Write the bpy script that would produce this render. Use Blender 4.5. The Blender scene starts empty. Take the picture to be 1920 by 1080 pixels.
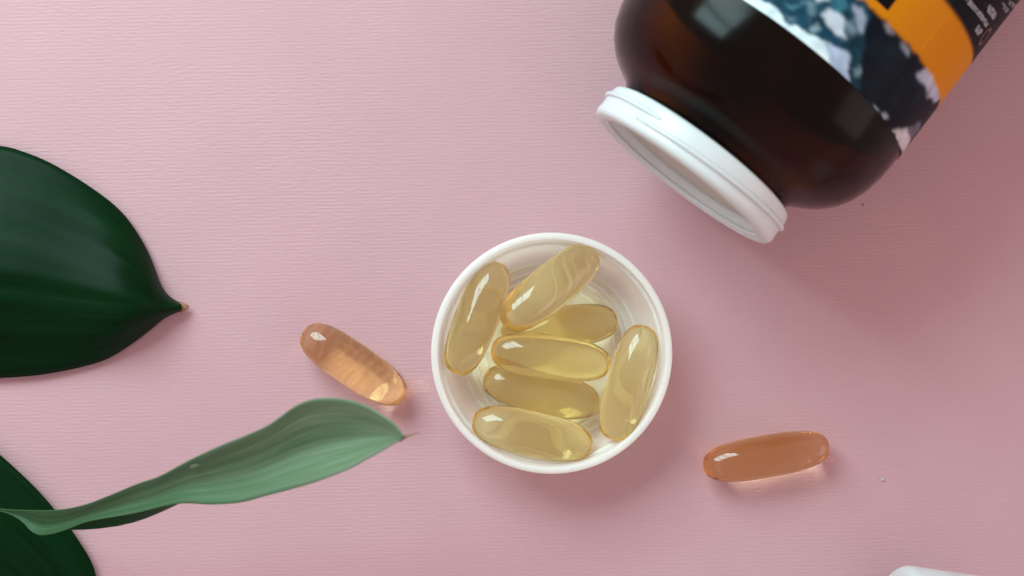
import bpy, bmesh, math, random
from mathutils import Vector, Matrix, noise

random.seed(7)
MM = 0.001
# ------------------------------------------------------------------ camera, light, exposure
FPX, DCAM = 2800.0, 294.7            # focal length in photo pixels, camera height in mm
scene = bpy.context.scene
cam = bpy.data.cameras.new("camera")
cam_o = bpy.data.objects.new("camera", cam)
scene.collection.objects.link(cam_o)
cam_o.location = (0, 0, DCAM * MM)
cam.sensor_width = 36.0
cam.lens = FPX / 1920 * 36.0
cam.clip_start, cam.clip_end = 0.01, 10
cam.dof.use_dof = True
cam.dof.focus_distance = (DCAM - 7) * MM
cam.dof.aperture_fstop = 16
scene.camera = cam_o

world = bpy.data.worlds.new("World")
scene.world = world
world.use_nodes = True
bg = world.node_tree.nodes["Background"]
bg.inputs[0].default_value = (1.0, 0.81, 0.80, 1)
bg.inputs[1].default_value = 0.65

WIN_AZ, WIN_EL, WIN_D = math.radians(122), math.radians(42), 0.56
wdir = Vector((math.cos(WIN_AZ) * math.cos(WIN_EL), math.sin(WIN_AZ) * math.cos(WIN_EL), math.sin(WIN_EL)))
wc = Vector((-0.02, 0.0, 0)) + wdir * WIN_D
for k in (-1, 0, 1):                  # three panes of one window beside the table
    ld = bpy.data.lights.new("window_pane_light", 'AREA')
    ld.shape = 'RECTANGLE'
    ld.size, ld.size_y = 0.105, 0.30
    ld.energy = 1.22
    ld.color = (0.69, 1.0, 1.03)
    lo = bpy.data.objects.new("window_pane_light", ld)
    scene.collection.objects.link(lo)
    lo.rotation_mode = 'QUATERNION'
    lo.rotation_quaternion = (wdir).to_track_quat('Z', 'Y')
    lo.location = wc + lo.rotation_quaternion @ Vector((k * 0.122, 0, 0))

# weak warm fill lamp, added low on the right to lift the bottle's shadow
fd = bpy.data.lights.new("added_fill_light", 'AREA')
fd.shape = 'RECTANGLE'; fd.size, fd.size_y = 0.9, 0.5
fd.energy = 1.9
fd.color = (1.0, 0.80, 0.80)
fo = bpy.data.objects.new("added_fill_light", fd); scene.collection.objects.link(fo)
f_az, f_el = math.radians(-12), math.radians(21)
fdir = Vector((math.cos(f_az) * math.cos(f_el), math.sin(f_az) * math.cos(f_el), math.sin(f_el)))
fo.location = fdir * 1.0
fo.rotation_mode = 'QUATERNION'; fo.rotation_quaternion = fdir.to_track_quat('Z', 'Y')

vs = scene.view_settings
vs.view_transform = 'Standard'
vs.look = 'None'
vs.exposure = 0.0
vs.gamma = 1.0
vs.use_curve_mapping = False
cy = scene.cycles
cy.max_bounces = 16
cy.transmission_bounces = 14
cy.transparent_max_bounces = 16
cy.diffuse_bounces = 6
cy.glossy_bounces = 5
cy.caustics_reflective = True
cy.caustics_refractive = True
cy.blur_glossy = 0.1
cy.sample_clamp_indirect = 10.0
cy.use_denoising = True

# ------------------------------------------------------------------ helpers
def P(px, py, z=0.0):
    """photo pixel -> point (mm) at height z"""
    k = (DCAM - z) / FPX
    return Vector(((px - 960) * k, (540 - py) * k, z))

def link(o, parent=None):
    scene.collection.objects.link(o)
    if parent is not None:
        o.parent = parent
    return o

def tag(o, label=None, cat=None, group=None, kind=None):
    if label: o["label"] = label
    if cat: o["category"] = cat
    if group: o["group"] = group
    if kind: o["kind"] = kind
    return o

def empty(name, loc=(0, 0, 0), rot=None):
    o = bpy.data.objects.new(name, None)
    o.empty_display_size = 0.005
    o.location = [c * MM for c in loc]
    if rot is not None:
        o.rotation_mode = 'QUATERNION'
        o.rotation_quaternion = rot
    return link(o)

def mesh_obj(name, verts, faces, mats, parent=None, smooth=True, fmat=None):
    me = bpy.data.meshes.new(name)
    me.from_pydata([[c * MM for c in v] for v in verts], [], faces)
    for m in (mats if isinstance(mats, (list, tuple)) else [mats]):
        me.materials.append(m)
    me.update()
    bm = bmesh.new(); bm.from_mesh(me)
    bm.to_mesh(me); bm.free()
    if smooth:
        me.polygons.foreach_set("use_smooth", [True] * len(me.polygons))
    if fmat:
        me.polygons.foreach_set("material_index", fmat)
    return link(bpy.data.objects.new(name, me), parent)

def lathe(profile, n=96, closed=True, wob=None):
    """profile: (r, h) points; revolve round +Z. closed = the profile is a loop"""
    verts, faces = [], []
    m = len(profile)
    idx = []
    for j, (r, h) in enumerate(profile):
        if r < 1e-6:
            idx.append([len(verts)] * n); verts.append((0, 0, h))
        else:
            row = []
            for i in range(n):
                a = 2 * math.pi * i / n
                rr = r if wob is None else r * wob(a, h)
                row.append(len(verts)); verts.append((rr * math.cos(a), rr * math.sin(a), h))
            idx.append(row)
    rng = range(m) if closed else range(m - 1)
    for j in rng:
        a, b = idx[j], idx[(j + 1) % m]
        for i in range(n):
            k = (i + 1) % n
            f = [a[i], a[k], b[k], b[i]]
            g = []
            for v in f:
                if v not in g: g.append(v)
            if len(g) >= 3: faces.append(tuple(g))
    return verts, faces

def arc(cx, cy, r, a0, a1, n=6):
    return [(cx + r * math.cos(math.radians(a0 + (a1 - a0) * i / n)),
             cy + r * math.sin(math.radians(a0 + (a1 - a0) * i / n))) for i in range(n + 1)]

def catmull(pts, n):
    """smooth resample of a polyline at n points even in arc length"""
    p = [Vector(q) for q in pts]
    p = [2 * p[0] - p[1]] + p + [2 * p[-1] - p[-2]]
    out = []
    for i in range(1, len(p) - 2):
        for k in range(16):
            t = k / 16
            a, b, c, d = p[i - 1], p[i], p[i + 1], p[i + 2]
            out.append(0.5 * ((2 * b) + (c - a) * t + (2 * a - 5 * b + 4 * c - d) * t * t + (3 * b - a - 3 * c + d) * t ** 3))
    out.append(p[-2])
    s = [0]
    for i in range(1, len(out)):
        s.append(s[-1] + (out[i] - out[i - 1]).length)
    res, j = [], 0
    for k in range(n):
        d = s[-1] * k / (n - 1)
        while j < len(s) - 2 and s[j + 1] < d: j += 1
        u = (d - s[j]) / max(1e-9, s[j + 1] - s[j])
        res.append(out[j].lerp(out[j + 1], min(1, max(0, u))))
    return res

def recalc(o):
    bm = bmesh.new(); bm.from_mesh(o.data)
    bmesh.ops.recalc_face_normals(bm, faces=bm.faces)
    bm.to_mesh(o.data); bm.free()

def bevel_norm(o, ang=35):
    for p in o.data.polygons: p.use_smooth = True
    try:
        o.data.set_sharp_from_angle(angle=math.radians(ang))
    except Exception:
        pass

# ------------------------------------------------------------------ materials
def new_mat(name):
    m = bpy.data.materials.new(name); m.use_nodes = True
    nt = m.node_tree
    return m, nt, nt.nodes["Principled BSDF"], nt.nodes["Material Output"]

def N(nt, t, **kw):
    n = nt.nodes.new(t)
    for k, v in kw.items(): setattr(n, k, v)
    return n

def mat_paper():
    m, nt, b, out = new_mat("pink_paper")
    L = nt.links.new
    tc = N(nt, 'ShaderNodeTexCoord')
    rot = N(nt, 'ShaderNodeMapping'); rot.inputs['Rotation'].default_value = (0, 0, math.radians(-1.0))
    L(tc.outputs['Object'], rot.inputs[0])
    # ribs: long streaks across x, pitch about 0.72 mm, broken up
    warp = N(nt, 'ShaderNodeTexNoise'); warp.inputs['Scale'].default_value = 150; warp.inputs['Detail'].default_value = 4
    mpw = N(nt, 'ShaderNodeMapping'); mpw.inputs['Scale'].default_value = (1, 2.2, 1)
    L(rot.outputs[0], mpw.inputs[0]); L(mpw.outputs[0], warp.inputs['Vector'])
    sx = N(nt, 'ShaderNodeSeparateXYZ'); L(rot.outputs[0], sx.inputs[0])
    y = N(nt, 'ShaderNodeMath', operation='MULTIPLY'); y.inputs[1].default_value = 2 * math.pi / 0.00072
    L(sx.outputs['Y'], y.inputs[0])
    wv = N(nt, 'ShaderNodeMath', operation='MULTIPLY'); wv.inputs[1].default_value = 5.5
    L(warp.outputs['Fac'], wv.inputs[0])
    ad = N(nt, 'ShaderNodeMath', operation='ADD'); L(y.outputs[0], ad.inputs[0]); L(wv.outputs[0], ad.inputs[1])
    sn = N(nt, 'ShaderNodeMath', operation='SINE'); L(ad.outputs[0], sn.inputs[0])
    st = N(nt, 'ShaderNodeTexNoise'); st.inputs['Scale'].default_value = 1.0; st.inputs['Detail'].default_value = 4
    mps = N(nt, 'ShaderNodeMapping'); mps.inputs['Scale'].default_value = (470, 1700, 1)
    L(rot.outputs[0], mps.inputs[0]); L(mps.outputs[0], st.inputs['Vector'])
    amp = N(nt, 'ShaderNodeTexNoise'); amp.inputs['Scale'].default_value = 400; amp.inputs['Detail'].default_value = 2
    L(rot.outputs[0], amp.inputs['Vector'])
    mr = N(nt, 'ShaderNodeMapRange'); mr.inputs[1].default_value = 0.32; mr.inputs[2].default_value = 0.7
    mr.inputs[3].default_value = 0.0; mr.inputs[4].default_value = 0.26
    L(amp.outputs['Fac'], mr.inputs[0])
    mu = N(nt, 'ShaderNodeMath', operation='MULTIPLY'); L(sn.outputs[0], mu.inputs[0]); L(mr.outputs[0], mu.inputs[1])
    s2 = N(nt, 'ShaderNodeMath', operation='MULTIPLY'); s2.inputs[1].default_value = 1.45; L(st.outputs['Fac'], s2.inputs[0])
    h = N(nt, 'ShaderNodeMath', operation='ADD'); L(mu.outputs[0], h.inputs[0]); L(s2.outputs[0], h.inputs[1])
    gr = N(nt, 'ShaderNodeTexNoise'); gr.inputs['Scale'].default_value = 2600; gr.inputs['Detail'].default_value = 2
    L(tc.outputs['Object'], gr.inputs['Vector'])
    g2 = N(nt, 'ShaderNodeMath', operation='MULTIPLY_ADD'); g2.inputs[1].default_value = 0.30
    L(gr.outputs['Fac'], g2.inputs[0]); L(h.outputs[0], g2.inputs[2])
    bp = N(nt, 'ShaderNodeBump'); bp.inputs['Strength'].default_value = 0.60; bp.inputs['Distance'].default_value = 0.00009
    big = N(nt, 'ShaderNodeTexNoise'); big.inputs['Scale'].default_value = 22; big.inputs['Detail'].default_value = 3
    L(tc.outputs['Object'], big.inputs['Vector'])
    bs = N(nt, 'ShaderNodeMapRange'); bs.inputs[1].default_value = 0.3; bs.inputs[2].default_value = 0.7
    bs.inputs[3].default_value = 0.30; bs.inputs[4].default_value = 0.72
    L(big.outputs['Fac'], bs.inputs[0]); L(bs.outputs[0], bp.inputs['Strength'])
    L(g2.outputs[0], bp.inputs['Height']); L(bp.outputs[0], b.inputs['Normal'])
    # gentle mottling of the stock
    mot = N(nt, 'ShaderNodeTexNoise'); mot.inputs['Scale'].default_value = 45; mot.inputs['Detail'].default_value = 6
    L(tc.outputs['Object'], mot.inputs['Vector'])
    mx = N(nt, 'ShaderNodeMix', data_type='RGBA')
    mx.inputs[6].default_value = (0.515, 0.288, 0.320, 1); mx.inputs[7].default_value = (0.565, 0.328, 0.358, 1)
    L(mot.outputs['Fac'], mx.inputs[0]); L(mx.outputs[2], b.inputs['Base Color'])
    b.inputs['Roughness'].default_value = 0.55
    b.inputs['Specular IOR Level'].default_value = 0.65
    b.inputs['Sheen Weight'].default_value = 0.10
    return m

def mat_white(name, col=(0.66, 0.69, 0.69), sss=0.35, rough=0.32, trans=0.0):
    m, nt, b, out = new_mat(name)
    if trans > 0:
        tr = N(nt, 'ShaderNodeBsdfTranslucent'); tr.inputs['Color'].default_value = (*col, 1)
        ms = N(nt, 'ShaderNodeMixShader'); ms.inputs[0].default_value = trans
        nt.links.new(b.outputs[0], ms.inputs[1]); nt.links.new(tr.outputs[0], ms.inputs[2]); nt.links.new(ms.outputs[0], out.inputs['Surface'])
    b.inputs['Base Color'].default_value = (*col, 1)
    b.inputs['Roughness'].default_value = rough
    b.inputs['Subsurface Weight'].default_value = sss
    b.inputs['Subsurface Radius'].default_value = (1.0, 0.85, 0.75)
    b.inputs['Subsurface Scale'].default_value = 0.0022
    b.inputs['IOR'].default_value = 1.49
    tc = N(nt, 'ShaderNodeTexCoord'); no = N(nt, 'ShaderNodeTexNoise')
    no.inputs['Scale'].default_value = 420; no.inputs['Detail'].default_value = 4
    nt.links.new(tc.outputs['Object'], no.inputs['Vector'])
    bp = N(nt, 'ShaderNodeBump'); bp.inputs['Strength'].default_value = 0.12; bp.inputs['Distance'].default_value = 0.0001
    nt.links.new(no.outputs['Fac'], bp.inputs['Height']); nt.links.new(bp.outputs[0], b.inputs['Normal'])
    return m

def mat_softgel(name, dens=76, acol=(0.998, 0.785, 0.0), swirl=0.0, milk=0.08, milkcol=(1.0, 0.84, 0.46)):
    m, nt, b, out = new_mat(name)
    L = nt.links.new
    b.inputs['Base Color'].default_value = (1.0, 1.0, 0.985, 1)
    b.inputs['Transmission Weight'].default_value = 1.0
    b.inputs['Roughness'].default_value = 0.035
    b.inputs['IOR'].default_value = 1.49
    tc = N(nt, 'ShaderNodeTexCoord')
    no = N(nt, 'ShaderNodeTexNoise'); no.inputs['Scale'].default_value = 130; no.inputs['Detail'].default_value = 2
    L(tc.outputs['Object'], no.inputs['Vector'])
    bp = N(nt, 'ShaderNodeBump'); bp.inputs['Strength'].default_value = 0.35; bp.inputs['Distance'].default_value = 0.00035
    if swirl > 0:
        wv = N(nt, 'ShaderNodeTexWave', wave_type='BANDS', bands_direction='X')
        wv.inputs['Scale'].default_value = 170; wv.inputs['Distortion'].default_value = 7.0
        wv.inputs['Detail'].default_value = 2; wv.inputs['Detail Scale'].default_value = 0.8
        L(tc.outputs['Object'], wv.inputs['Vector'])
        ma = N(nt, 'ShaderNodeMath', operation='MULTIPLY_ADD'); ma.inputs[1].default_value = swirl
        L(wv.outputs['Fac'], ma.inputs[0]); L(no.outputs['Fac'], ma.inputs[2])
        L(ma.outputs[0], bp.inputs['Height'])
    else:
        L(no.outputs['Fac'], bp.inputs['Height'])
    L(bp.outputs[0], b.inputs['Normal'])
    # a little milkiness of the gelatine skin
    tr = N(nt, 'ShaderNodeBsdfTranslucent'); tr.inputs['Color'].default_value = (*milkcol, 1)
    df = N(nt, 'ShaderNodeBsdfDiffuse'); df.inputs['Color'].default_value = (*milkcol, 1)
    m1 = N(nt, 'ShaderNodeMixShader'); m1.inputs[0].default_value = 0.5
    L(tr.outputs[0], m1.inputs[1]); L(df.outputs[0], m1.inputs[2])
    m2 = N(nt, 'ShaderNodeMixShader'); m2.inputs[0].default_value = milk
    if swirl > 0:                                   # pale cloudy bands across the capsule
        mb = N(nt, 'ShaderNodeMapRange'); mb.inputs[1].default_value = 0.45; mb.inputs[2].default_value = 1.0
        mb.inputs[3].default_value = 0.05; mb.inputs[4].default_value = 0.135
        L(wv.outputs['Fac'], mb.inputs[0]); L(mb.outputs[0], m2.inputs[0])
    L(b.outputs[0], m2.inputs[1]); L(m1.outputs[0], m2.inputs[2])
    L(m2.outputs[0], out.inputs['Surface'])
    va = N(nt, 'ShaderNodeVolumeAbsorption')
    va.inputs['Color'].default_value = (*acol, 1); va.inputs['Density'].default_value = dens
    L(va.outputs[0], out.inputs['Volume'])
    return m

def mat_amber():
    m, nt, b, out = new_mat("amber_glass")
    b.inputs['Base Color'].default_value = (1, 1, 1, 1)
    b.inputs['Transmission Weight'].default_value = 1.0
    b.inputs['Roughness'].default_value = 0.15
    b.inputs['IOR'].default_value = 1.22
    va = N(nt, 'ShaderNodeVolumeAbsorption')
    va.inputs['Color'].default_value = (0.71, 0.55, 0.06, 1)
    va.inputs['Density'].default_value = 1500
    nt.links.new(va.outputs[0], out.inputs['Volume'])
    tc = N(nt, 'ShaderNodeTexCoord'); no = N(nt, 'ShaderNodeTexNoise')
    no.inputs['Scale'].default_value = 55; no.inputs['Detail'].default_value = 1
    nt.links.new(tc.outputs['Object'], no.inputs['Vector'])
    bp = N(nt, 'ShaderNodeBump'); bp.inputs['Strength'].default_value = 0.25; bp.inputs['Distance'].default_value = 0.0008
    nt.links.new(no.outputs['Fac'], bp.inputs['Height']); nt.links.new(bp.outputs[0], b.inputs['Normal'])
    return m

def mat_label():
    m, nt, b, out = new_mat("printed_label")
    at = N(nt, 'ShaderNodeVertexColor'); at.layer_name = "print"
    nt.links.new(at.outputs['Color'], b.inputs['Base Color'])
    b.inputs['Roughness'].default_value = 0.40
    b.inputs['Specular IOR Level'].default_value = 0.06
    return m

def mat_plain(name, col, rough=0.5, spec=0.4):
    m, nt, b, out = new_mat(name)
    tc = N(nt, 'ShaderNodeTexCoord'); no = N(nt, 'ShaderNodeTexNoise')
    no.inputs['Scale'].default_value = 900; no.inputs['Detail'].default_value = 3
    nt.links.new(tc.outputs['Object'], no.inputs['Vector'])
    mx = N(nt, 'ShaderNodeMix', data_type='RGBA')
    mx.inputs[6].default_value = (*[c * 0.75 for c in col], 1); mx.inputs[7].default_value = (*[min(1, c * 1.2) for c in col], 1)
    nt.links.new(no.outputs['Fac'], mx.inputs[0]); nt.links.new(mx.outputs[2], b.inputs['Base Color'])
    b.inputs['Roughness'].default_value = rough
    b.inputs['Specular IOR Level'].default_value = spec
    return m

def mat_leaf(name, c0, c1, rough=0.35, spec=0.5, veins=60.0, trans=0.1, vein_bump=0.5, stem=None, coat=0.0):
    """UV: x along the leaf, y across it"""
    m, nt, b, out = new_mat(name)
    L = nt.links.new
    uv = N(nt, 'ShaderNodeUVMap'); uv.uv_map = "leaf"
    mp = N(nt, 'ShaderNodeMapping'); mp.inputs['Scale'].default_value = (2.2, veins, 1)
    L(uv.outputs[0], mp.inputs[0])
    no = N(nt, 'ShaderNodeTexNoise'); no.inputs['Scale'].default_value = 1.0; no.inputs['Detail'].default_value = 5
    L(mp.outputs[0], no.inputs['Vector'])
    mp2 = N(nt, 'ShaderNodeMapping'); mp2.inputs['Scale'].default_value = (3.0, 9.0, 1)
    L(uv.outputs[0], mp2.inputs[0])
    n2 = N(nt, 'ShaderNodeTexNoise'); n2.inputs['Scale'].default_value = 1.0; n2.inputs['Detail'].default_value = 3
    L(mp2.outputs[0], n2.inputs['Vector'])
    ad = N(nt, 'ShaderNodeMath', operation='ADD'); L(no.outputs['Fac'], ad.inputs[0]); L(n2.outputs['Fac'], ad.inputs[1])
    mr = N(nt, 'ShaderNodeMapRange'); mr.inputs[1].default_value = 0.7; mr.inputs[2].default_value = 1.35
    L(ad.outputs[0], mr.inputs[0])
    mx = N(nt, 'ShaderNodeMix', data_type='RGBA')
    mx.inputs[6].default_value = (*c0, 1); mx.inputs[7].default_value = (*c1, 1)
    L(mr.outputs[0], mx.inputs[0])
    if stem:                                        # deeper green towards the stalk
        sp = N(nt, 'ShaderNodeSeparateXYZ'); L(uv.outputs[0], sp.inputs[0])
        sr = N(nt, 'ShaderNodeMapRange'); sr.inputs[1].default_value = 0.15; sr.inputs[2].default_value = 0.92
        sn_ = N(nt, 'ShaderNodeMath', operation='MULTIPLY_ADD'); sn_.inputs[1].default_value = 0.35
        L(n2.outputs['Fac'], sn_.inputs[0]); L(sp.outputs['X'], sn_.inputs[2])
        sb = N(nt, 'ShaderNodeMath', operation='SUBTRACT'); sb.inputs[1].default_value = 0.17
        L(sn_.outputs[0], sb.inputs[0]); L(sb.outputs[0], sr.inputs[0])
        m0 = mx
        mx = N(nt, 'ShaderNodeMix', data_type='RGBA'); mx.inputs[6].default_value = (*stem, 1)
        L(sr.outputs[0], mx.inputs[0]); L(m0.outputs[2], mx.inputs[7])
    L(mx.outputs[2], b.inputs['Base Color'])
    b.inputs['Roughness'].default_value = rough
    b.inputs['Coat Weight'].default_value = coat
    b.inputs['Coat Roughness'].default_value = 0.32
    b.inputs['Specular IOR Level'].default_value = spec
    bp = N(nt, 'ShaderNodeBump'); bp.inputs['Strength'].default_value = vein_bump; bp.inputs['Distance'].default_value = 0.00018
    L(no.outputs['Fac'], bp.inputs['Height']); L(bp.outputs[0], b.inputs['Normal'])
    tr = N(nt, 'ShaderNodeBsdfTranslucent'); L(mx.outputs[2], tr.inputs['Color'])
    ms = N(nt, 'ShaderNodeMixShader'); ms.inputs[0].default_value = trans
    L(b.outputs[0], ms.inputs[1]); L(tr.outputs[0], ms.inputs[2]); L(ms.outputs[0], out.inputs['Surface'])
    return m

M_PAPER = mat_paper()
M_WHITE = mat_white("white_plastic")
M_LID = mat_white("translucent_white_plastic", (0.97, 0.965, 0.94), 0.0, 0.35, 0.55)
M_CREAM = mat_white("cream_liner", (0.50, 0.475, 0.43), 0.15, 0.5)
M_GEL = mat_softgel("pale_yellow_softgel")
M_GEL_SW = mat_softgel("swirled_softgel", dens=72, acol=(0.985, 0.72, 0.0), swirl=0.05, milk=0.06, milkcol=(0.92, 0.66, 0.42))
M_GEL_OR = mat_softgel("orange_softgel", dens=92, acol=(0.965, 0.66, 0.0), milk=0.08, milkcol=(0.95, 0.55, 0.28))
M_AMBER = mat_amber()
M_LABEL = mat_label()
M_LABELBACK = mat_plain("label_paper_back", (0.72, 0.70, 0.66), 0.7)
M_INK = mat_plain("white_ink", (0.46, 0.44, 0.48), 0.5)
M_BLACKINK = mat_plain("black_ink", (0.003, 0.003, 0.004), 0.5, 0.06)
M_BROWNINK = mat_plain("brown_ink", (0.16, 0.075, 0.06), 0.5)
M_LEAF = mat_leaf("dark_leaf", (0.0009, 0.012, 0.0024), (0.0018, 0.024, 0.0055), 0.36, 0.06, 30, 0.02, 0.14)
M_LEAF_PALE = mat_leaf("pale_leaf_underside", (0.105, 0.215, 0.10), (0.265, 0.38, 0.25), 0.38, 0.55, 52, 0.22, 0.9, stem=(0.016, 0.105, 0.026), coat=0.2)
M_LEAF_UP = mat_leaf("leaf_upper_side", (0.003, 0.026, 0.006), (0.007, 0.055, 0.014), 0.45, 0.04, 40, 0.0)
M_SCAR = mat_plain("leaf_scar", (0.10, 0.13, 0.07), 0.6)
M_TIP = mat_plain("dry_leaf_tip", (0.30, 0.16, 0.085), 0.6)
M_CRUMB = mat_plain("pale_crumb", (0.58, 0.47, 0.48), 0.7)
M_SPECK = mat_plain("brown_speck", (0.36, 0.16, 0.18), 0.7)

# ------------------------------------------------------------------ the paper
S = 420.0
paper = mesh_obj("paper_backdrop", [(-S, -S, 0), (S, -S, 0), (S, S, 0), (-S, S, 0)], [(0, 1, 2, 3)], M_PAPER, smooth=False)
tag(paper, "pink ribbed paper sheet lying under everything", "paper", kind="structure")

# ------------------------------------------------------------------ round white lid (open side up at z = 0..H)
LID_H = 12.6
def build_lid(parent, mat, LID_H=LID_H, bead=True):
    # shell: floor, rounded foot and side wall in one closed section
    prof = [(0, 0.4), (17.5, 0.4)] + [(r, h) for r, h in arc(18.6, 2.4, 2.0, -90, -5, 7)] + \
           [(22.0, LID_H - 1.9), (22.05, LID_H - 1.2), (21.52, LID_H - 1.2), (21.2, 9.0), (19.9, 3.4), (19.2, 2.2), (18.2, 1.8), (0, 1.7)]
    v, f = lathe(prof, 128, closed=False)
    o = mesh_obj("shell", v, f, mat, parent); recalc(o); bevel_norm(o, 40)
    # rim bead
    prof = [(21.54, LID_H - 1.15), (21.50, LID_H - 0.35)] + arc(21.80, LID_H - 0.40, 0.30, 180, 90, 4) + \
           arc(22.1 if bead else 21.9, LID_H - 0.75, 0.75, 90, -60, 8) + [(22.02, LID_H - 1.5)]
    v, f = lathe(prof, 128, closed=True)
    o = mesh_obj("rim", v, f, mat, parent); recalc(o); bevel_norm(o, 50)
    # concentric sealing rings on the floor
    for r, w, hh in ((14.6, 0.35, 0.75), (15.7, 0.2, 0.35), (17.2, 0.3, 0.55), (12.6, 0.2, 0.3)):
        prof = [(r - w, 1.65), (r - w * 0.8, 1.65 + hh * .8), (r - w * .3, 1.65 + hh), (r + w * .3, 1.65 + hh), (r + w * 0.8, 1.65 + hh * .8), (r + w, 1.65)]
        v, f = lathe(prof, 128, closed=True)
        o = mesh_obj("sealing_ring", v, f, mat, parent); recalc(o); bevel_norm(o, 60)
    # snap bead / thread turns inside the wall
    if not bead: return
    for k, (a0, span, z0, rise) in enumerate(((40, 150, 8.6, 0.9), (160, 150, 8.6, 0.9), (280, 150, 8.6, 0.9))):
        v, f = helix(21.2, a0, span, z0, rise, -0.6, 0.36)
        o = mesh_obj("thread", v, f, mat, parent); recalc(o)

def helix(r, a0, span, z0, rise, out, hw, n=60, m=8):
    """half-round ridge on a cylinder of radius r, tapering away at both ends"""
    v, f = [], []
    for i in range(n + 1):
        t = i / n
        a = math.radians(a0 + span * t)
        fade = min(1, min(t, 1 - t) / 0.09) ** 0.6 if 0 < t < 1 else 0.02
        for k in range(m):
            b = 2 * math.pi * k / m
            rr = r + out * fade * max(-0.25, math.cos(b)) if True else r
            zz = z0 + rise * t + hw * math.sin(b) * (0.3 + 0.7 * fade)
            v.append((rr * math.cos(a), rr * math.sin(a), zz))
    for i in range(n):
        for k in range(m):
            f.append((i * m + k, i * m + (k + 1) % m, (i + 1) * m + (k + 1) % m, (i + 1) * m + k))
    f.append(tuple(range(m))); f.append(tuple(n * m + k for k in range(m)))
    return v, f

c = P(1034.5, 662.5, LID_H)
lid = empty("bottle_lid", (c.x, c.y, 0))
build_lid(lid, M_LID)
tag(lid, "round white plastic lid upturned on the paper, holding seven yellow capsules", "lid")

# ------------------------------------------------------------------ softgel capsules
def capsule_mesh(name, Lmm, Wmm, mat, n=2.8, seam=0.9, seed=0):
    a, bq = Lmm / 2, Wmm / 2
    nu, nv = 44, 64
    verts, faces = [(-a, 0, 0)], []
    rnd = random.Random(seed)
    asym = rnd.uniform(-0.03, 0.03); flat = rnd.uniform(0.97, 1.0)
    for i in range(1, nu):
        u = math.pi * i / nu
        cx = math.cos(u)
        x = -a * math.copysign(abs(cx) ** (2 / n), cx)
        r = bq * math.sin(u) ** (2 / n) * (1 + asym * x / a)
        for j in range(nv):
            ph = 2 * math.pi * j / nv
            d = min(abs(math.sin(ph / 1.0)), 1) if abs(math.cos(ph)) > 0.5 else 1
            rr = r * (1 + 0.014 * seam * math.exp(-(d / 0.12) ** 2))
            verts.append((x, rr * math.cos(ph), rr * math.sin(ph) * flat))
    verts.append((a, 0, 0))
    for j in range(nv):
        k = (j + 1) % nv
        faces.append((0, 1 + k, 1 + j))
        for i in range(nu - 2):
            p, q = 1 + i * nv, 1 + (i + 1) * nv
            faces.append((p + j, p + k, q + k, q + j))
        p = 1 + (nu - 2) * nv
        faces.append((p + j, p + k, len(verts) - 1))
    me = bpy.data.meshes.new(name)
    me.from_pydata([[q * MM for q in v] for v in verts], [], faces)
    me.materials.append(mat)
    me.polygons.foreach_set("use_smooth", [True] * len(me.polygons))
    me.update()
    return me

def place_capsule(px0, py0, z0, px1, py1, z1, L, W, mat, label, group, roll=0, seed=0):
    """the capsule's axis runs from one pixel/height to the other; its middle sits midway"""
    p, q = P(px0, py0, z0), P(px1, py1, z1)
    o = bpy.data.objects.new("softgel_capsule", capsule_mesh("softgel_capsule", L, W, mat, seed=seed))
    link(o)
    recalc(o)
    o.location = (p + q) / 2 * MM
    d = (q - p).normalized()
    y = Vector((0, 0, 1)).cross(d).normalized()
    zz = d.cross(y)
    R = Matrix((d, y, zz)).transposed() @ Matrix.Rotation(math.radians(roll), 3, 'X')
    o.rotation_mode = 'QUATERNION'; o.rotation_quaternion = R.to_quaternion()
    tag(o, label, "capsule", group)
    return o

G = "yellow softgel capsules in the white lid"
CAPS = [  # px0, py0, z0, px1, py1, z1, L, W, label, roll
    (933, 494, 7.0, 855, 699, 9.4, 23.0, 8.5, "yellow capsule leaning on the lid's left wall, leftmost in the lid", 35),
    (953, 603, 14.6, 1107, 478, 8.6, 23.0, 8.7, "yellow capsule slanting up to the right with a long white highlight, topmost in the lid", 20),
    (942, 629, 6.1, 1156, 600, 6.1, 22.6, 8.5, "half hidden yellow capsule behind the bright middle one, below the slanting one", 60),
    (922, 656, 12.2, 1143, 684, 12.2, 22.6, 8.5, "brightest yellow capsule on top of the pile in the middle of the lid", 50),
    (905, 709, 6.1, 1124, 760, 6.1, 22.8, 8.5, "yellow capsule wedged just under the bright middle one, above the lowest capsule", 10),
    (1209, 611, 8.6, 1149, 824, 9.4, 22.8, 8.6, "yellow capsule standing along the lid's right wall, rightmost in the lid", 70),
    (884, 788, 9.0, 1112, 838, 9.0, 23.4, 8.7, "yellow capsule lying along the lid's bottom wall, lowest in the lid", 25),
]
for i, (a0, b0, z0, a1, b1, z1, L_, W_, lab, roll) in enumerate(CAPS):
    place_capsule(a0, b0, z0, a1, b1, z1, L_, W_, M_GEL, lab, G, roll, seed=i + 1)
G2 = "orange capsules lying loose on the paper"
ca, sa = math.cos(math.radians(34)), math.sin(math.radians(34))
place_capsule(663 - 112 * ca, 684 - 112 * sa, 4.35, 663 + 112 * ca, 684 + 112 * sa, 4.35, 23.4, 8.7, M_GEL_SW,
              "peach capsule with faint swirls on pink paper beside the pale leaf tip", G2, 60, 21)
ca, sa = math.cos(math.radians(9.8)), math.sin(math.radians(9.8))
place_capsule(1436.5 - 118 * ca, 855.5 + 118 * sa, 4.15, 1436.5 + 118 * ca, 855.5 - 118 * sa, 4.15, 24.7, 8.3, M_GEL_OR,
              "deep orange capsule lying alone on pink paper right of the lid", G2, 15, 33)

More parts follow.
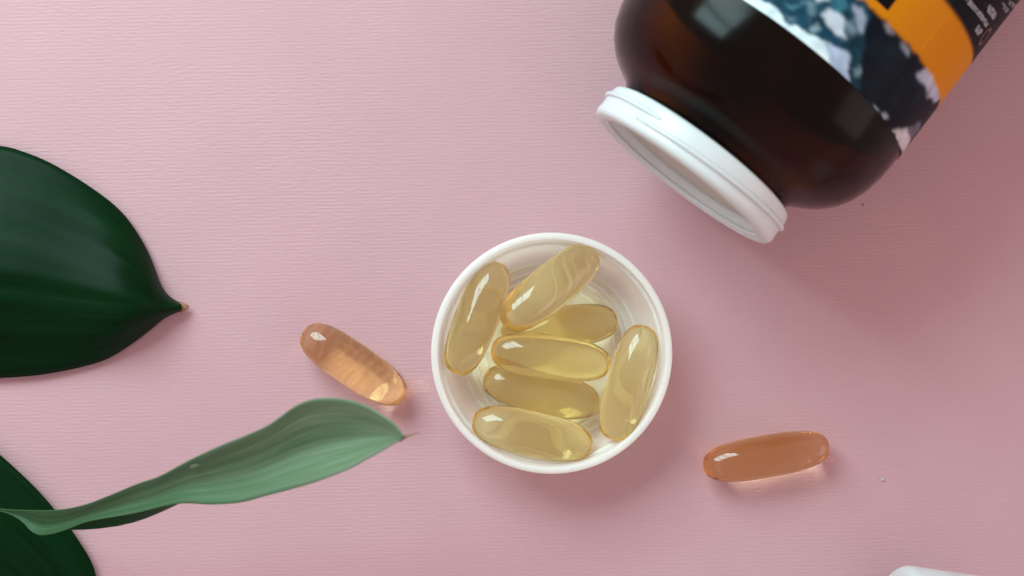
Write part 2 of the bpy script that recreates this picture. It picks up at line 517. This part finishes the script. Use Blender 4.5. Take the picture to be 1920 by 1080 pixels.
# ------------------------------------------------------------------ amber bottle lying on its side
BR, BP = 28.1, 12.0                      # body radius, sideways offset of the axis
AX = Vector((0.61, 0.7924, 0)).normalized()      # from neck to base
NX = Vector((0.7924, -0.61, 0)).normalized()
A0 = 33.6                                # axial place of the mouth
org = AX * A0 + NX * BP + Vector((0, 0, BR + 0.05))
UP = Vector((0, 0, 1))
Rb = Matrix((NX, UP.cross(NX) * 1.0, AX)).transposed()
# local z = axis (mouth at 0, base at +), local x = sideways, local y = completes the frame
Rb = Matrix((NX, AX.cross(NX), AX)).transposed()
bottle = empty("pill_bottle", org, Rb.to_quaternion())
tag(bottle, "open dark amber glass bottle lying on its side with a white neck and printed label", "bottle")
YL = AX.cross(NX)                         # local y in world
SIGN = 1 if YL.z > 0 else -1              # local y points up (+1) or down (-1)

outer = [(17.6, 6.3), (17.8, 7.4)] + [(18.6, 8.4), (20.6, 9.5), (22.9, 11.0), (24.9, 13.0), (26.4, 15.4), (27.4, 18.2), (27.95, 21.4), (BR, 24.5), (BR, 108)] + \
        arc(BR - 5, 110, 5, 0, 85, 6) + [(14, 115.2), (0, 114.2)]
TH = 2.0
inner = [(0, 111.8), (14, 112.2)] + arc(BR - 5.5, 109.5, 3.4, 85, 0, 6) + [(BR - TH, 106.0 - 4.0 * k) for k in range(20)] + [(BR - TH, 25.5), (25.9, 23.6), (25.7, 21.8), (25.1, 19.0), (24.1, 16.4), (22.8, 14.4), (20.9, 12.6), (18.6, 11.0), (16.8, 9.8), (15.9, 8.6), (15.7, 6.3)]
# blown glass: the inside wanders, so the wall is thick and thin by turns
v, f = lathe(outer + inner, 160, closed=True)
n_out = sum(1 if q[0] < 1e-6 else 160 for q in outer)
for k in range(n_out, len(v)):
    x_, y_, z_ = v[k]
    rr = math.hypot(x_, y_)
    if rr > 16.5:
        g = 0.95 * noise.noise(Vector((x_ * .075, y_ * .075, z_ * .06 + 4.0))) * 1.5 + 0.25 * noise.noise(Vector((x_ * .2, y_ * .2, z_ * .15)))
        kq = 1 + max(-1.1, min(1.15, g)) / rr
        v[k] = (x_ * kq, y_ * kq, z_)
glass = mesh_obj("glass_body", v, f, M_AMBER, bottle); recalc(glass)

# white threaded neck
prof = [(15.9, 2.2), (16.6, 0.9), (17.0, 0.35)] + arc(17.7, 0.7, 0.7, 200, 300, 5) + arc(18.2, 1.3, 1.25, 290, 360, 6) + \
       [(19.35, 2.4), (19.45, 4.6), (19.2, 5.7)] + arc(18.6, 5.6, 0.6, 20, 95, 4) + [(17.9, 6.25), (15.9, 6.25)]
v, f = lathe(prof, 144, closed=True)
neck = mesh_obj("neck_ring", v, f, M_WHITE, bottle); recalc(neck); bevel_norm(neck, 60)
prof = [(16.35, 0.75), (16.6, 0.35), (16.95, 0.2), (17.25, 0.35), (17.3, 0.9), (16.6, 1.2)]
v, f = lathe(prof, 144, closed=True)
o = mesh_obj("lip", v, f, M_WHITE, neck); recalc(o)
# screw thread: two starts, ends fading near the top of the ring
up_deg = 90 * SIGN
for (a0, span, z0, rise) in ((up_deg + 28 * SIGN, 150 * SIGN, 3.9, 0.5), (up_deg + 42 * SIGN, -135 * SIGN, 2.0, 1.9)):
    v, f = helix(19.35, a0, span, z0, rise, 0.65, 0.5)
    o = mesh_obj("thread", v, f, M_WHITE, neck); recalc(o)
# inside of the mouth: liner sunk behind the lip
v, f = lathe([(0, 3.2), (15.0, 3.1), (15.9, 2.6), (15.9, 3.6), (0, 4.0)], 96, closed=False)
o = mesh_obj("seal", v, f, M_CREAM, bottle); recalc(o); bevel_norm(o, 40)

# ---- printed label: a wrap on the body, colour printed by place
def px_to_label(px, py):
    """photo pixel -> (theta, axial) on the body, through the camera"""
    d = P(px, py, 0) - Vector((0, 0, DCAM)); d.normalize()
    c0 = Vector((0, 0, DCAM)) - org
    q = Vector((d.dot(NX), d.dot(YL), d.dot(AX))); c1 = Vector((c0.dot(NX), c0.dot(YL), c0.dot(AX)))
    A = q.x ** 2 + q.y ** 2; B = 2 * (q.x * c1.x + q.y * c1.y); C = c1.x ** 2 + c1.y ** 2 - (BR + 0.1) ** 2
    D = B * B - 4 * A * C
    t = (-B - math.sqrt(max(D, 0))) / (2 * A)
    h = c1 + q * t
    return (math.atan2(h.y * SIGN, h.x), h.z)      # theta: 90 deg = top of the lying bottle, 0 = right side

LAB0, OR0, OR1, LAB1 = 25.9, 37.1, 46.2, 98.0
def crop(pts, x0=1380, y0=0, s=3.724):
    return [px_to_label(x0 + x / s, y0 + y / s) for x, y in pts]

def srgb(r, g, b):
    f = lambda u: (u / 255) / 12.92 if u / 255 <= 0.04045 else ((u / 255 + 0.055) / 1.055) ** 2.4
    return (f(r), f(g), f(b))

BLOBS = [ # polygon on the label, colour, edge noise
    (crop([(-400, -420), (200, -420), (860, -60), (900, 20), (950, 95), (890, 230), (800, 380), (640, 300), (440, 200), (340, 150), (260, 60), (150, -60)]), (0.009, 0.046, 0.078)),
    (crop([(640, 0), (760, -60), (800, 60), (730, 110), (660, 60)]), (0.03, 0.13, 0.17)),
    (crop([(-500, -450), (-200, -400), (150, -60), (205, 5), (280, 62), (335, 145), (440, 195), (540, 245), (640, 300), (700, 330), (770, 365), (790, 400), (785, 590), (640, 480), (470, 360), (300, 215), (160, 105), (40, 10)]), (0.62, 0.76, 0.80)),
    (crop([(620, 300), (700, 320), (775, 365), (790, 400), (785, 580), (700, 500), (640, 400)]), (0.36, 0.44, 0.58)),
    (crop([(585, 105), (640, 55), (745, 115), (765, 275), (700, 235), (620, 170)]), (0.47, 0.54, 0.60)),
    (crop([(815, 20), (870, 55), (915, 165), (880, 230), (842, 150)]), (0.28, 0.33, 0.42)),
    (crop([(505, 195), (560, 160), (600, 205), (545, 225)]), (0.22, 0.32, 0.36)),
    (crop([(550, -30), (650, -30), (640, 20), (580, 18)]), (0.5, 0.58, 0.62)),
    (crop([(340, 25), (385, 45), (430, 45), (465, 10), (480, 30), (440, 75), (380, 75)]), (0.07, 0.20, 0.25)),
    (crop([(735, 80), (790, 40), (850, 180), (885, 250), (880, 400), (860, 630), (785, 590), (792, 380), (765, 200)]), (0.008, 0.032, 0.048)),
    (crop([(1040, 165), (1075, 170), (1125, 235), (1100, 245), (1060, 215)]), (0.27, 0.25, 0.30)),
    (crop([(1145, 305), (1200, 315), (1218, 365), (1198, 410), (1170, 350)]), (0.24, 0.26, 0.32)),
    (crop([(1262, 500), (1340, 478), (1400, 540), (1445, 610), (1440, 690), (1385, 710), (1340, 640), (1325, 600), (1280, 570)]), (0.42, 0.42, 0.52)),
    (crop([(1320, 650), (1350, 660), (1340, 690)]), (0.3, 0.3, 0.38)),
    (crop([(950, 740), (975, 735), (998, 765), (970, 775)]), (0.25, 0.30, 0.33)),
    (crop([(1020, 800), (1045, 790), (1062, 815), (1035, 835)]), (0.30, 0.32, 0.36)),
    (crop([(1190, 895), (1290, 855), (1275, 905), (1235, 960), (1205, 1000), (1180, 950)]), (0.12, 0.11, 0.15)),
    (crop([(1090, 905), (1190, 893), (1215, 980), (1165, 1085), (1125, 990)]), (0.52, 0.48, 0.50)),
]
def inside(poly, x, y):
    c_, n_ = False, len(poly)
    for i in range(n_):
        x1, y1 = poly[i]; x2, y2 = poly[i - 1]
        if (y1 > y) != (y2 > y) and x < (x2 - x1) * (y - y1) / (y2 - y1) + x1: c_ = not c_
    return c_
BB = [(min(p[0] for p in q), max(p[0] for p in q), min(p[1] for p in q), max(p[1] for p in q)) for q, _ in BLOBS]
def fbm(x, y, s=0.0):
    return noise.fractal(Vector((x, y, s)), 0.9, 2.1, 4)
def label_colour(th, ax):
    arcmm = th * BR
    if ax >= OR1:
        return (0.0035, 0.0045, 0.0065)
    edge = OR0 + 0.45 * fbm(arcmm * .45, 3.0, 9.) - 0.1
    if ax >= edge:
        return (0.59, 0.20, 0.004)
    wx, wy = 0.55 * fbm(arcmm * .5, ax * .5, 1.0), 0.55 * fbm(arcmm * .5, ax * .5, 5.0)
    t2, a2 = th + wx / BR, ax + wy
    base = (0.004, 0.006, 0.011)
    k = fbm(arcmm * .22, ax * .22, 20.)
    base = tuple(b + max(0, k) * d for b, d in zip(base, (0.002, 0.013, 0.018)))
    for (poly, col), (x0, x1, y0, y1) in zip(BLOBS, BB):
        if x0 <= t2 <= x1 and y0 <= a2 <= y1 and inside(poly, t2, a2):
            f_ = 1 + 0.55 * fbm(arcmm * .45, ax * .45, 12.)
            if col[0] < 0.02:                       # teal water: foam flecks
                w = fbm(arcmm * .30, ax * .30, 31.)
                w = max(0, w - 0.25) * 1.1
                base = tuple(c_ * f_ + w * q for c_, q in zip(col, (0.30, 0.42, 0.46)))
            else:
                base = tuple(c_ * (0.35 + 0.65 * f_) for c_ in col)
            base = tuple(min(0.85, max(0.002, c_)) for c_ in base)
    return base

def label_patch(name, th0, th1, r, nth, nax, print_fn, parent):
    verts, faces, cols = [], [], []
    for i in range(nth + 1):
        th = math.radians(th0 + (th1 - th0) * i / nth)
        for j in range(nax + 1):
            ax = LAB0 + (LAB1 - LAB0) * (j / nax) ** 1.25
            verts.append((r * math.cos(th), SIGN * r * math.sin(th), ax)); cols.append(print_fn(th, ax))
    for i in range(nth):
        for j in range(nax):
            a = i * (nax + 1) + j
            faces.append((a, a + nax + 1, a + nax + 2, a + 1))
    W = nax + 1
    for _ in range(2):                               # halftone print: soften the edges a little
        new = list(cols)
        for i in range(1, nth):
            for j in range(1, nax):
                a = i * W + j
                q = (cols[a], cols[a - 1], cols[a + 1], cols[a - W], cols[a + W])
                new[a] = tuple(sum(c_[k] for c_ in q) / 5 for k in range(3))
        cols = new
    o = mesh_obj(name, verts, faces, M_LABEL, parent)
    ca_ = o.data.color_attributes.new("print", 'FLOAT_COLOR', 'POINT')
    ca_.data.foreach_set("color", [q for c_ in cols for q in (*c_, 1.0)])
    recalc(o)
    return o
label = label_patch("label", -100, 258, BR + 0.10, 620, 240, label_colour, bottle)
label.data.materials.append(M_LABELBACK)
sm = label.modifiers.new("thickness", 'SOLIDIFY'); sm.thickness = 0.00008; sm.offset = -1; sm.material_offset = 1
# where the label ends overlap, its outer end stands proud by its own thickness
th_seam = math.degrees(px_to_label(1749, 62)[0])
lap = label_patch("label_overlap", -98, th_seam, BR + 0.115, 200, 240, label_colour, bottle)
sm = lap.modifiers.new("thickness", 'SOLIDIFY'); sm.thickness = 0.00001; sm.offset = -1

# printed marks: letter corner on the orange band, rows of tiny text on the black band
def strip_mesh(name, quads, mat, parent, r=BR + 0.23):
    """quads: lists of (theta, axial) corners, laid on the label"""
    v, f = [], []
    for q in quads:
        f.append(tuple(range(len(v), len(v) + len(q))))
        for th, ax in q: v.append((r * math.cos(th), SIGN * r * math.sin(th), ax))
    o = mesh_obj(name, v, f, mat, parent, smooth=False); recalc(o)
    return o
def rect(th0, th1, a0, a1, n=1):
    return [[(th0 + (th1 - th0) * i / n, a0), (th0 + (th1 - th0) * (i + 1) / n, a0), (th0 + (th1 - th0) * (i + 1) / n, a1), (th0 + (th1 - th0) * i / n, a1)] for i in range(n)]
tl = px_to_label(1664, 20)              # outer corner of the black letter
sw = 1.35                               # stroke width in mm
th_c, ax_c = tl
letter = rect(th_c, th_c + sw / BR, ax_c, ax_c + 7.0, 1) + rect(th_c + sw / BR, th_c + 6.0 / BR, ax_c, ax_c + sw, 6)
strip_mesh("printed_letter", letter, M_BLACKINK, label, BR + 0.17)

def text_row(pa, pb, hgt, mat=M_INK, seed=0, dens=0.93):
    """a row of illegibly small print from pixel a to pixel b, hgt mm tall"""
    rnd = random.Random(seed)
    (t0, a0), (t1, a1) = px_to_label(*pa), px_to_label(*pb)
    n = max(2, int(abs(t1 - t0) * BR / 0.30))
    quads = []
    for lines in range(max(1, int(hgt / 0.42))):
        for i in range(n):
            if rnd.random() > dens: continue
            u = (i + rnd.uniform(-.1, .1)) / n
            th = t0 + (t1 - t0) * u; ax = a0 + (a1 - a0) * u - hgt / 2 + lines * 0.42
            w = (t1 - t0) / n * rnd.uniform(.5, .95)
            hh = rnd.uniform(.22, .40)
            quads += rect(th, th + w, ax, ax + hh)
    strip_mesh("text_line", quads, mat, label)
text_row((1817, 0), (1852, 46), 1.25, seed=1)
text_row((1793, -40), (1817, -2), 1.25, seed=11)
text_row((1852, 12), (1866, 31), 1.3, seed=2)
text_row((1847, 8), (1851, 2), 0.42, seed=3)
text_row((1831, 50), (1838, 62), 1.3, seed=4)
text_row((1878, 3), (1890, 20), 1.2, seed=5, dens=.55)
text_row((1892, 0), (1903, 10), 1.2, seed=6, dens=.5)
# small brown emblem: an open oval loop
c_e = px_to_label(1846, 68); e_quads = []
for i in range(28):
    qa = []
    for (k, s_) in ((i, 1.0), (i + 1, 1.0), (i + 1, 0.72), (i, 0.72)):
        a_ = 2 * math.pi * k / 28
        qa.append((c_e[0] + s_ * 1.5 * math.cos(a_) / BR, c_e[1] + s_ * 1.75 * math.sin(a_)))
    e_quads.append(qa)
strip_mesh("emblem", e_quads, M_BROWNINK, label)

# ------------------------------------------------------------------ second white lid at the lower right corner, on its side
L2 = Vector((0.972, -0.235, 0)).normalized()
cz = 22.7
p0 = P(1698, 1051, cz)                     # corner nearest the frame
side = Vector((L2.y, -L2.x, 0))           # towards the bottom of the picture
ctr = p0 + side * 21.4
R2 = Matrix((side, L2.cross(side), L2)).transposed()
lid2 = empty("bottle_lid", (ctr.x, ctr.y, cz), R2.to_quaternion())
build_lid(lid2, M_WHITE, 20.0, False)
tag(lid2, "rounded corner of a white lid cut off by the bottom right edge", "lid")

# ------------------------------------------------------------------ leaves
def loft(name, rows, mats, parent, thick=0.28, fmat=None):
    nu, nv = len(rows), len(rows[0])
    verts = [p for r in rows for p in r]
    faces, uvs, fm = [], [], []
    for i in range(nu - 1):
        for j in range(nv - 1):
            faces.append((i * nv + j, (i + 1) * nv + j, (i + 1) * nv + j + 1, i * nv + j + 1))
            fm.append(fmat(i, j) if fmat else 0)
    o = mesh_obj(name, verts, faces, mats, parent, fmat=fm)
    uvl = o.data.uv_layers.new(name="leaf")
    for lp in o.data.loops:
        i, j = divmod(lp.vertex_index, nv)
        uvl.data[lp.index].uv = (i / (nu - 1), j / (nv - 1))
    if thick:
        s = o.modifiers.new("thickness", 'SOLIDIFY'); s.thickness = thick * MM; s.offset = 0
    return o

def flat_leaf(name, upper, lower, zedge, ridge, mat, label, seed=0, nu=110, nv=48, mid=0.55, parent=None, hump=0.0):
    """leaf between two pixel outlines, arched along its midrib; both outlines run base -> tip"""
    root = parent or empty(name, P(upper[-1][0], upper[-1][1], 0))
    U = catmull([(x, y, 0) for x, y in upper], nu); Lo = catmull([(x, y, 0) for x, y in lower], nu)
    rows = []
    for i in range(nu):
        t = i / (nu - 1); row = []
        width = (U[i] - Lo[i]).length / 430
        for j in range(nv):
            w = j / (nv - 1)
            q = U[i].lerp(Lo[i], w)
            d = (w - mid) / (mid if w < mid else 1 - mid)
            arch = (1 - abs(d) ** 1.5) * ridge * width
            vein = 0.05 * math.cos(w * 46) * width + 0.35 * noise.noise(Vector((t * 5, w * 4.5, seed)))
            keel = -0.55 * math.exp(-(d / 0.06) ** 2) * width
            z = zedge(t, w) + arch + hump * math.exp(-((t - 0.88) / 0.13) ** 2) * (1 - d * d) + (vein + keel) * min(1, width * 1.6)
            row.append(P(q.x, q.y, max(0.2, z)) - Vector((root.location / MM)) )
        rows.append(row)
    o = loft("blade", rows, mat, root)
    return root

s4 = 2.2975
up1 = [(-520, 505), (-470, 430), (-360, 345), (-240, 292), (-110, 266)] + [(x / s4, 250 + y / s4) for x, y in
      [(0, 55), (100, 80), (200, 120), (300, 175), (400, 240), (480, 300), (540, 360), (590, 430), (630, 500), (660, 570), (690, 650), (715, 690), (745, 716), (780, 735)]]
lo1 = [(-520, 520), (-480, 590), (-380, 660), (-250, 700), (-110, 712)] + [(x / s4, 250 + y / s4) for x, y in
      [(0, 1052), (100, 1046), (200, 1035), (350, 1005), (460, 970), (560, 910), (640, 850), (700, 800), (745, 776), (780, 764)]]
leaf1 = flat_leaf("leaf", up1, lo1, lambda t, w: 1.2 + 1.0 * (1 - t), 8.0, M_LEAF, "", 3.0, mid=0.60, hump=4.2)
tag(leaf1, "large dark green leaf with a brown pointed tip at the left edge", "leaf", "green leaves at the left")
tipv = []
tpts = [(777, 749), (792, 748), (804, 747), (813, 748)]; trad = [1.2, 0.8, 0.5, 0.28]
def tube(pts, rads, nseg=10):
    v, f = [], []
    for i, (p, r) in enumerate(zip(pts, rads)):
        d = (pts[min(i + 1, len(pts) - 1)] - pts[max(i - 1, 0)]).normalized()
        s_ = d.cross(Vector((0, 0, 1))).normalized(); u_ = s_.cross(d)
        for k in range(nseg):
            a_ = 2 * math.pi * k / nseg
            v.append(p + s_ * r * math.cos(a_) + u_ * r * 0.45 * math.sin(a_))
    for i in range(len(pts) - 1):
        for k in range(nseg):
            f.append((i * nseg + k, i * nseg + (k + 1) % nseg, (i + 1) * nseg + (k + 1) % nseg, (i + 1) * nseg + k))
    f.append(tuple(range(nseg))); f.append(tuple((len(pts) - 1) * nseg + k for k in range(nseg)))
    return v, f
lo_ = Vector(leaf1.location) / MM
v, f = tube([P(x / s4, 250 + y / s4, 1.5) - lo_ for x, y in tpts], trad)
o = mesh_obj("leaf_tip", v, f, M_TIP, leaf1); recalc(o)
o["label"] = "dry brown pointed tip of the leaf"

# leaf below, bottom left corner
up3 = [(-330, 700), (-240, 712), (-140, 752), (-60, 802), (0, 853), (42, 891), (75, 924), (106, 960), (133, 993), (154, 1024), (171, 1053), (180, 1082), (184, 1120), (180, 1170), (160, 1230)]
lo3 = [(-340, 715), (-345, 780), (-330, 850), (-300, 930), (-260, 1000), (-210, 1065), (-150, 1120), (-80, 1165), (-20, 1195), (40, 1215), (90, 1228), (120, 1233), (140, 1236), (150, 1237), (155, 1238)]
leaf3 = flat_leaf("leaf", up3, lo3, lambda t, w: 1.0 + 2.0 * (1 - t), 7.0, M_LEAF, "", 8.0, mid=0.5)
tag(leaf3, "very dark green leaf in the bottom left corner, under the pale twisted leaf", "leaf", "green leaves at the left")

# pale twisted leaf reaching in from the left, raised above the paper
s5 = 2.4
c5 = lambda pts: [(x / s5, 720 + y / s5) for x, y in pts]
U5 = [(-90, 940), (-40, 950)] + c5([(0, 562), (100, 568), (255, 568), (380, 545), (500, 500), (620, 450), (720, 415), (850, 345), (1000, 275), (1100, 235), (1200, 190), (1260, 150), (1330, 100), (1400, 72), (1480, 65), (1560, 72), (1650, 100), (1720, 140), (1780, 185), (1806, 222), (1816, 240)])
F5 = [(-90, 946), (-40, 956)] + c5([(0, 572), (60, 592), (105, 622), (140, 660), (180, 678), (240, 672), (310, 650), (400, 617), (600, 582), (800, 537), (950, 540), (1080, 531), (1200, 500), (1400, 445), (1560, 385), (1650, 337), (1700, 310), (1780, 262), (1816, 243)])
_e = [(300, 654), (380, 653), (450, 648), (530, 637), (600, 621), (660, 601), (720, 576), (770, 553), (803, 537)]
E5 = {'x': [q[0] / s5 for q in _e], 'y': [720 + q[1] / s5 for q in _e]}
def zleaf(x):
    t = min(1, max(0, (x + 90) / 846))
    return 12 + 46 * t ** 1.15
nu, nv = 120, 30
def resample_x(pts, n):
    return catmull([(x, y, 0) for x, y in pts], n)
Uq, Fq = resample_x(U5, nu), resample_x(F5, nu)
leaf2 = empty("leaf", P(-90, 943, 0))
l0 = Vector(leaf2.location) / MM
rows = []
def lerp_tab(xs, ys, x):
    for i in range(len(xs) - 1):
        if xs[i] <= x <= xs[i + 1]:
            return ys[i] + (ys[i + 1] - ys[i]) * (x - xs[i]) / (xs[i + 1] - xs[i])
    return None
NE = 6
for i in range(nu):
    t = i / (nu - 1); row = []
    wid = (Uq[i] - Fq[i]).length / 170
    for j in range(nv):
        w = j / (nv - 1)
        q = Uq[i].lerp(Fq[i], w)
        zb = zleaf(q.x)
        belly = -4.5 * wid * math.sin(math.pi * w) + 5.5 * wid * (0.5 - w)
        crease = 0.5 * math.exp(-((w - 0.45) / 0.05) ** 2) * wid * (1 - t)
        rip = 0.9 * wid * noise.noise(Vector((t * 6, w * 2.5, 2.0)))
        row.append(P(q.x, q.y, zb + belly + crease + rip) - l0)
    ye = lerp_tab(E5['x'], E5['y'], Fq[i].x)
    over = max(0.0, (ye - Fq[i].y)) if ye is not None else 0.0
    zf = zleaf(Fq[i].x) - 2.75 * wid
    for k in range(1, NE + 1):
        u = k / NE
        if over > 0.3:
            row.append(P(Fq[i].x, Fq[i].y + over * u, zf - 0.6 - 3.5 * u) - l0)
        else:
            row.append(P(Fq[i].x, Fq[i].y - 1.2 * u, zf - 0.25 - 0.35 * u) - l0)
    rows.append(row)
blade2 = loft("blade", rows, [M_LEAF_PALE, M_LEAF_UP], leaf2, thick=0.25, fmat=lambda i, j: 1 if j >= nv - 1 else 0)
tag(leaf2, "pale green twisted leaf raised above the paper, its tip near the peach capsule", "leaf", "green leaves at the left")
tp = [(748, 823), (758, 819.5), (770, 815.5), (788, 811)]
v, f = tube([P(x, y, zleaf(x) - 1) - l0 for x, y in tp], [0.55, 0.3, 0.16, 0.06])
o = mesh_obj("leaf_tip", v, f, M_TIP, leaf2); recalc(o)
# small scar on the pale leaf
sc = P(367, 873, zleaf(367) + 0.2) - l0
v, f = [], []
for k in range(9):
    a_ = 2 * math.pi * k / 9; rr = 0.55 + 0.35 * noise.noise(Vector((k * 1.7, 1, 1)))
    v.append(sc + Vector((1.9 * rr * math.cos(a_), 0.75 * rr * math.sin(a_) + 0.35 * rr * math.cos(a_), 0.0)))
v.append(sc + Vector((0, 0, 0.45)))
f = [(k, (k + 1) % 9, 9) for k in range(9)]
o = mesh_obj("scar", v, f, M_SCAR, leaf2); recalc(o)

# ------------------------------------------------------------------ crumbs
def crumb(px, py, r, mat, label, seed):
    bm = bmesh.new(); bmesh.ops.create_icosphere(bm, subdivisions=2, radius=r * MM)
    for v_ in bm.verts:
        v_.co *= 1 + 0.35 * noise.noise(v_.co * (900 / r) + Vector((seed, 0, 0)))
        v_.co.z *= 0.6
    me = bpy.data.meshes.new("crumb"); bm.to_mesh(me); bm.free(); me.materials.append(mat)
    o = bpy.data.objects.new("crumb", me); link(o); p = P(px, py, r * 0.5); o.location = p * MM
    return tag(o, label, "crumb")
crumb(1655, 899, 0.42, M_CRUMB, "tiny white crumb on the paper right of the deep orange capsule", 1)
crumb(1618, 384, 0.22, M_SPECK, "tiny brown speck on the paper below the bottle shoulder", 2)
